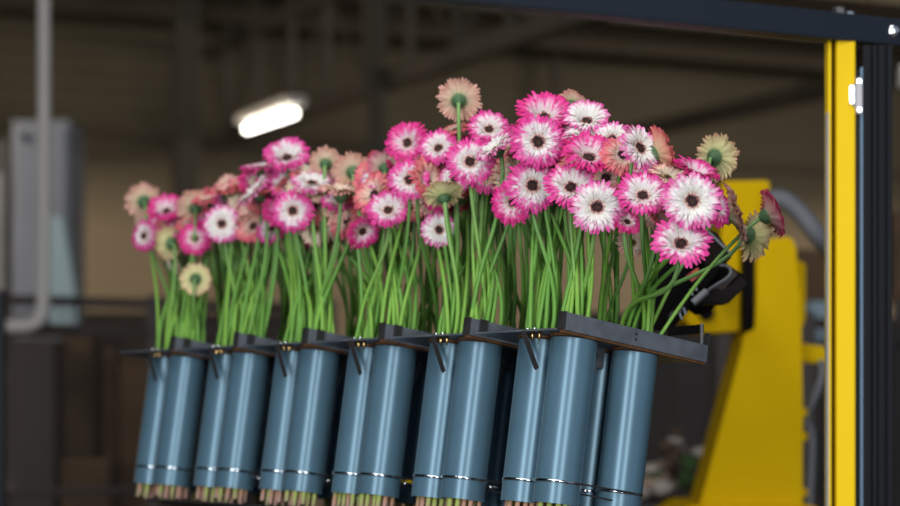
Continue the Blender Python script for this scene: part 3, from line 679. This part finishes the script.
def gerbera(H, R_, face, pal, T_, label, group=None, cone=1, diag=False, rd=random):
    """H head centre, R_ head radius, face facing direction, T_ tube that holds the stem"""
    slot = T_['slots'][T_['used'] % len(T_['slots'])]; T_['used'] += 1
    if diag: slot = (.0285, -.006) if H.x > .52 else (.022, .012)
    u, v = TU[T_['iu']], TV[T_['iv']]+PITCH*T_['k']
    lean = .75
    def q(w_, s=1): return BASE @ Vector((u+slot[0]*s, v+slot[1]*s, w_))
    foot = q(PB-TL-.028+rd.uniform(-.004, .008), rd.uniform(.95, 1.16)); low = q(PB-TL*.5); out = q(PB+.004)
    face = Vector(face).normalized()
    if cone is not None: H = H-face*R_*(.02, .10, .20, .32)[cone]
    root = empty('gerbera', loc=foot)
    att = H-face*R_*.33
    L_ = (att-out).length
    c1 = out+RW*L_*.42+Vector((rd.uniform(-.02, .02), rd.uniform(-.015, .015), 0))
    if diag: c1 = out+(att-out)*.33+RW*.03
    down = Vector((0, 0, -1)); back = (-face+down*1.1).normalized() if face.z > -.2 else (-face*.6+down*.6)
    c2 = att-face*R_*.55+down*L_*.30*1.0
    if diag: c2 = att-face*R_*.4-(att-out)*.22+Vector((0, 0, .012))
    pts = [foot, (foot+low)/2, low, (low+out)/2]; n = 12
    for i in range(n+1):
        t = i/n; s = 1-t
        pts.append(out*s**3+c1*3*s*s*t+c2*3*s*t*t+att*t**3)
    Lt = [0]
    for a, b in zip(pts, pts[1:]): Lt.append(Lt[-1]+(b-a).length)
    rad0 = rd.uniform(.0038, .0049)
    bm = bmesh.new(); lay = bm.verts.layers.float_color.new('pc')
    tube(bm, [p-foot for p in pts], [rad0*(1-.25*l/Lt[-1]) for l in Lt], 8, True, [min(1, l/Lt[-1]*1.0) for l in Lt])
    # the foot of the stem is a short cut end; add a ring so that the brown end stays short
    new_obj('stem', bm, M['stemred'] if rd.random() < .45 else M['stem'], root, smooth=True)
    rot = face.to_track_quat('Z', 'Y').to_matrix().to_4x4() @ Matrix.Rotation(rd.uniform(0, 6.28), 4, 'Z')
    mt = Matrix.Translation(H-foot) @ rot @ Matrix.Diagonal((R_, R_, R_, 1)); md = Matrix.Translation(H-foot) @ rot @ Matrix.Diagonal((R_*1.14, R_*1.14, R_*1.0, 1))
    for nm, me in (('petals', rd.choice(HEADS[pal]) if cone is None else HEADS[pal][cone]), ('disc', DISCS[2 if pal in ('cream', 'peach') else rd.randrange(2)]), ('calyx', CALYX)):
        o = bpy.data.objects.new(nm, me); C.objects.link(o); o.parent = root; o.matrix_local = md if nm == 'disc' else mt
    tag(root, label, 'flower', group)
    CNT[0] += 1
    return root
def depth_at(x, lay):
    """depth of the bunch above pixel column x: front of the row, then further back with lay"""
    u = .005+.075*lay
    best = min((abs(450+F*(W(u, v/100, .2)).x/(W(u, v/100, .2)).y-x), v) for v in range(-30, 190, 2))[1]
    return W(u, best/100, .2).y
# x, y, radius in px, palette, facing (right, up, towards viewer), layer, cone, label
FL = [
 (459,100,22,'peach',(0.05,.38,-.92),1.2,1,'peach gerbera seen from behind, tallest head, sticking up alone against the dark'),
 (489,128,21,'pink',(.0,.5,.82),.9,2,'pink and white gerbera just below and right of the tall turned-away peach head'),
 (470,162,24,'pink',(0,.1,1),.0,0,'round bright pink gerbera facing forward, second below the tall peach head'),
 (495,147,22,'white',(-.52,.72,.35),.2,2,'tilted white gerbera seen edge-on beside the big centre heads, green stem showing under it'),
 (455,130,18,'orange',(-.3,.88,.35),1.3,1,'flat pink gerbera rim directly under the tall peach head'),
 (544,113,28,'hot',(.02,.62,.78),.9,3,'deep magenta gerbera at the very top of the large right cluster'),
 (538,142,27,'pink',(0,.02,1),.0,0,'large round pink and white gerbera below the topmost magenta one'),
 (587,117,23,'white',(-.05,.62,.76),1.0,3,'nearly white gerbera at top, right of the topmost magenta one'),
 (573,101,14,'peach',(.3,.75,-.6),1.6,2,'small peach gerbera back peeping between the two top heads'),
 (590,153,28,'hot',(.1,.64,.76),.5,3,'magenta gerbera tilted upward in the middle of the right cluster'),
 (532,186,27,'pink',(.1,.05,1),.1,0,'pink speckled gerbera at the lower left of the right cluster, beside its twin'),
 (571,186,27,'pink',(.0,.5,.8),.2,2,'pink gerbera with dark eye in the lower middle of the right cluster'),
 (513,202,23,'hot',(-.35,.0,.9),.15,1,'magenta gerbera turned left, lowest on the left of the right cluster'),
 (597,207,27,'white',(.02,.15,1),.0,1,'big white-hearted gerbera hanging lowest in the middle of the right cluster'),
 (643,194,27,'pink',(.0,.55,.8),.1,2,'round pink gerbera with fringed rim, left of the largest white one'),
 (640,148,25,'white',(.55,.32,.75),.5,1,'white and pink gerbera turned to the right near the upper right edge of the cluster'),
 (692,201,29,'white',(.05,.12,1),.1,1,'largest white gerbera with pink fringe, at the right of the cluster'),
 (681,242,30,'pink',(0,.55,.8),.0,2,'lowest gerbera on the right, pink tips and broad brown eye'),
 (697,170,25,'hot',(.3,.84,.42),.7,3,'magenta gerbera tilted up behind the largest white one'),
 (612,139,20,'white',(-.1,.45,.85),1.1,1,'half hidden white gerbera between the top white head and the turned one'),
 (622,156,22,'orange',(.15,.35,.9),.9,0,'red-pink gerbera with dark eye partly hidden in the upper right cluster'),
 (660,152,27,'orange',(.86,.32,-.28),.9,2,'orange-pink gerbera seen edge-on, leaning out at the upper right'),
 (627,222,16,'hot',(.2,.5,.6),.5,1,'small pink gerbera tucked below the fringed round one'),
 (717,157,24,'cream',(.66,.12,-.74),.8,1,'yellow gerbera seen from behind at the right edge with orange rim'),
 (735,213,30,'peach',(.92,.28,.12),.9,2,'pale pink gerbera edge-on in front of the yellow robot box'),
 (755,237,25,'cream',(.80,-.16,-.45),.6,2,'white gerbera seen from behind hanging beside the yellow robot arm'),
 (772,214,25,'hot',(.90,.36,-.12),.4,2,'crimson gerbera edge-on, furthest right on a long bent stem'),
 (717,208,20,'hot',(.5,.1,.5),1.0,1,'crimson gerbera peeping out behind the largest white one'),
 (586,136,24,'white',(0,.8,.5),.8,1,'flat white gerbera rim under the top white head'),
 (668,176,19,'peach',(.2,.6,.5),.8,2,'peach gerbera stub between the round fringed and tilted magenta heads'),
 (606,178,22,'orange',(.05,.35,.85),.9,1,'orange-pink gerbera behind the two lower middle heads'),
 (563,163,20,'orange',(0,.4,.8),1.2,1,'orange-pink gerbera in the gap right of the large round one'),
 (641,166,20,'hot',(-.1,.5,.8),1.2,1,'magenta gerbera in shade behind the turned white head'),
 (508,168,18,'orange',(-.2,.5,.7),1.2,1,'small orange-brown gerbera under the tilted white one'),
 (520,160,15,'pink',(-.3,.3,.8),1.6,1,'small shaded pink gerbera left of the large round one'),
 (407,142,22,'hot',(-.28,.3,.9),.7,2,'magenta gerbera at upper left of the middle cluster with a pale heart'),
 (438,147,20,'pink',(-.2,.45,.82),.7,2,'pale pink gerbera with a black eye right of the magenta one in the middle cluster'),
 (409,180,21,'pink',(-.05,.15,1),.0,1,'round pink gerbera in the centre of the middle cluster'),
 (388,209,22,'pink',(-.1,.5,.8),.1,2,'white-hearted gerbera with pink rim low in the middle cluster'),
 (363,232,18,'hot',(.42,-.42,.7),.1,2,'magenta gerbera turned left, lowest in the middle cluster'),
 (353,171,20,'peach',(-.05,.45,-.8),.8,1,'peach gerbera back with green calyx left of the middle cluster'),
 (386,167,19,'pink',(.12,.55,-.7),.8,1,'pink gerbera back with green calyx directly left of the round pink one'),
 (373,193,24,'orange',(-.5,.42,.6),.4,2,'orange-pink gerbera behind the white-hearted one'),
 (428,180,24,'orange',(.6,.25,.6),.35,2,'orange-red gerbera behind the round pink one in the middle'),
 (443,194,20,'cream',(-.15,.72,-.5),.3,2,'cream gerbera back with long stem crossing in front, between the clusters'),
 (439,230,18,'white',(.1,.05,.95),.7,0,'faded white gerbera hanging behind a stem below the cream back'),
 (341,190,23,'peach',(.05,.88,.22),.4,2,'flat peach gerbera rim above two green stems'),
 (353,207,15,'peach',(.1,.2,.9),1.1,0,'small pale gerbera with a black eye under the flat peach rim'),
 (455,180,17,'white',(-.2,.3,.9),.8,0,'white gerbera sliver between the middle and the right cluster'),
 (405,218,15,'peach',(.1,.1,.9),1.4,0,'small pale gerbera in shade under the middle cluster'),
 (377,178,17,'white',(-.2,.7,.6),.7,1,'white rimmed gerbera just above the orange-pink one in the middle'),
 (287,154,23,'pink',(.02,.66,.74),.7,3,'magenta gerbera standing highest in the left cluster, under the lamp'),
 (293,211,21,'pink',(-.05,.02,1),.0,0,'round pink and white gerbera facing forward, lowest centre of the left cluster'),
 (262,168,22,'pink',(-.08,.93,.2),.8,1,'flat pink gerbera rim left of the highest left head'),
 (255,191,23,'white',(-.62,.62,.25),.25,2,'white and pink gerbera edge-on, slanting, in the left cluster'),
 (222,224,19,'white',(-.03,.05,1),.1,0,'round white gerbera with pale pink rim low in the left cluster'),
 (166,208,19,'hot',(-.05,.66,.74),.5,3,'magenta gerbera with white heart near the left end'),
 (145,236,16,'pink',(-.5,.05,.85),.4,0,'small pink and white gerbera at the far left edge, turned left'),
 (143,201,18,'peach',(-.35,.25,-.85),.9,1,'peach gerbera seen from behind at the far left top'),
 (195,239,17,'hot',(.1,.2,.95),.6,0,'small magenta gerbera left of the round white one'),
 (196,279,16,'cream',(.1,.05,-.95),.3,0,'cream gerbera seen from behind, hanging low among the left stems'),
 (169,243,17,'cream',(-.55,.1,-.6),.5,1,'cream gerbera back under the left magenta one'),
 (173,262,13,'cream',(-.6,-.2,.4),.7,1,'small cream gerbera head under the cream back at left'),
 (228,189,23,'orange',(-.18,.85,.28),.5,2,'flat salmon gerbera seen from below in the left cluster'),
 (196,207,19,'peach',(-.05,.5,-.8),.7,1,'peach gerbera back with green calyx right of the left magenta one'),
 (210,198,19,'orange',(-.2,.8,.35),.8,2,'salmon gerbera rim behind the peach back at left'),
 (190,224,15,'orange',(-.1,.75,.4),.8,2,'small orange gerbera rim above the small magenta head at left'),
 (326,163,17,'peach',(.1,.4,-.8),.9,1,'peach gerbera back to the right of the highest left head'),
 (312,183,21,'white',(.05,.75,.5),.4,1,'white and pink flat gerbera rim right above the round left one'),
 (328,178,17,'hot',(.1,.6,.5),1.1,1,'magenta gerbera partly hidden under the peach back'),
 (306,176,17,'orange',(.1,.7,.3),1.0,1,'salmon gerbera rim below the highest left head'),
 (272,186,20,'orange',(-.3,.7,.35),.6,2,'red-orange gerbera behind the slanting white one'),
 (247,214,19,'peach',(-.5,.7,.25),.7,2,'peach gerbera back between the two round heads of the left cluster'),
 (276,178,17,'hot',(-.2,.5,.5),1.2,1,'shaded pink gerbera left under the highest left head'),
 (322,210,17,'orange',(.1,.5,.6),1.3,1,'shaded orange gerbera right of the round left head'),
 (243,182,18,'orange',(-.3,.8,.35),.9,2,'red-orange gerbera rim at the back of the left cluster'),
 (207,216,16,'hot',(-.2,.7,.5),1.0,1,'magenta rim of a gerbera behind the round white head'),
 (335,195,16,'orange',(.2,.6,.2),1.4,1,'shaded salmon gerbera behind the flat peach rim'),
 (318,238,17,'hot',(.1,.0,.95),1.7,0,'shaded magenta gerbera low behind the stems near the round left head'),
 (274,226,16,'orange',(0,.3,.8),1.7,0,'shaded salmon gerbera low behind stems left of the round head'),
 (345,225,15,'peach',(0,.2,.9),1.6,0,'shaded pale gerbera low beside the leftward magenta head'),
 (420,205,17,'hot',(.1,.1,.95),1.5,0,'shaded magenta gerbera right behind the white-hearted head'),
 (655,213,17,'peach',(.1,.2,.9),1.6,0,'shaded pale gerbera under the fringed round head'),
 (632,243,15,'peach',(.1,.1,.9),1.8,0,'pale gerbera low behind the right stems under the small pink head'),
 (664,222,22,'orange',(.35,.5,.3),.7,2,'orange gerbera rim above the lowest right head'),
]
rd = random.Random(5)
def pick(x, lay, force=None):
    if force: return [t for t in TUBES if (t['k'], t['iu'], t['iv']) == force][0]
    iu = 1 if lay >= 1.0 else 0
    return min(TUBES, key=lambda t: abs(t['px']-x)+t['used']*3.2+(0 if t['iu'] == iu else 26)+(60 if t['used'] > 15 else 0))
GRP = 'gerberas standing in the tubes'
for (x, y, r, pal, f, lay, cone, lab) in FL:
    Yd = depth_at(min(x, 700), lay)
    force = None
    if x > 725: force = (0, 1, 0); Yd = 3.55+.03*((x*7) % 3)
    if x == 755 or (x == 717 and y == 157): force = (0, 1, 1); Yd = 3.62
    Hd = P(x, y, Yd); R_ = r*Yd/F*1.08
    gerbera(Hd, R_, (f[0], -f[2], f[1]), pal, pick(x, lay, force), lab, GRP, cone, rd=rd, diag=(x in (772, 735)))
# flowers mostly hidden behind those heads: their stems fill the tubes
def env(x):
    pts = [(130, 235), (165, 205), (200, 200), (250, 180), (300, 172), (350, 178), (400, 155), (450, 150), (500, 145), (550, 130), (600, 135), (650, 160), (690, 195)]
    for (a, b), (c, d) in zip(pts, pts[1:]):
        if x <= c: return b+(d-b)*max(0, (x-a))/(c-a)
    return 195
ordn = ['nearest', 'second nearest', 'third nearest', 'fourth nearest', 'fifth nearest', 'farthest']
for t in TUBES:
    want = {(0, 0): 15, (0, 1): 14, (1, 0): 12, (1, 1): 10}[(t['iu'], t['iv'])]
    while t['used'] < want:
        x = t['px']+rd.gauss(-2, 16); lo = 150 if t['k'] == 5 else 160; x = max(lo+5, min(688, x))
        lay = rd.uniform(.8, 1.8) if t['iu'] == 0 else rd.uniform(1.3, 2.5)
        y = rd.uniform(env(x)+4, min(env(x)+58, 232)); Yd = depth_at(x, lay)
        pal = rd.choice(['orange', 'peach', 'pink', 'hot', 'orange', 'cream']); f = (rd.uniform(-.5, .5), rd.uniform(.1, .7), rd.uniform(.0, 1))
        gerbera(P(x, y, Yd), rd.uniform(.038, .046), (f[0], -f[2], f[1]), pal, t, 'gerbera mostly hidden behind other heads, its green stem standing in the %s tube carrier' % ordn[t['k']], 'gerberas hidden behind the front heads of the %s carrier' % ordn[t['k']], None, rd=rd)
print('gerberas', CNT[0])
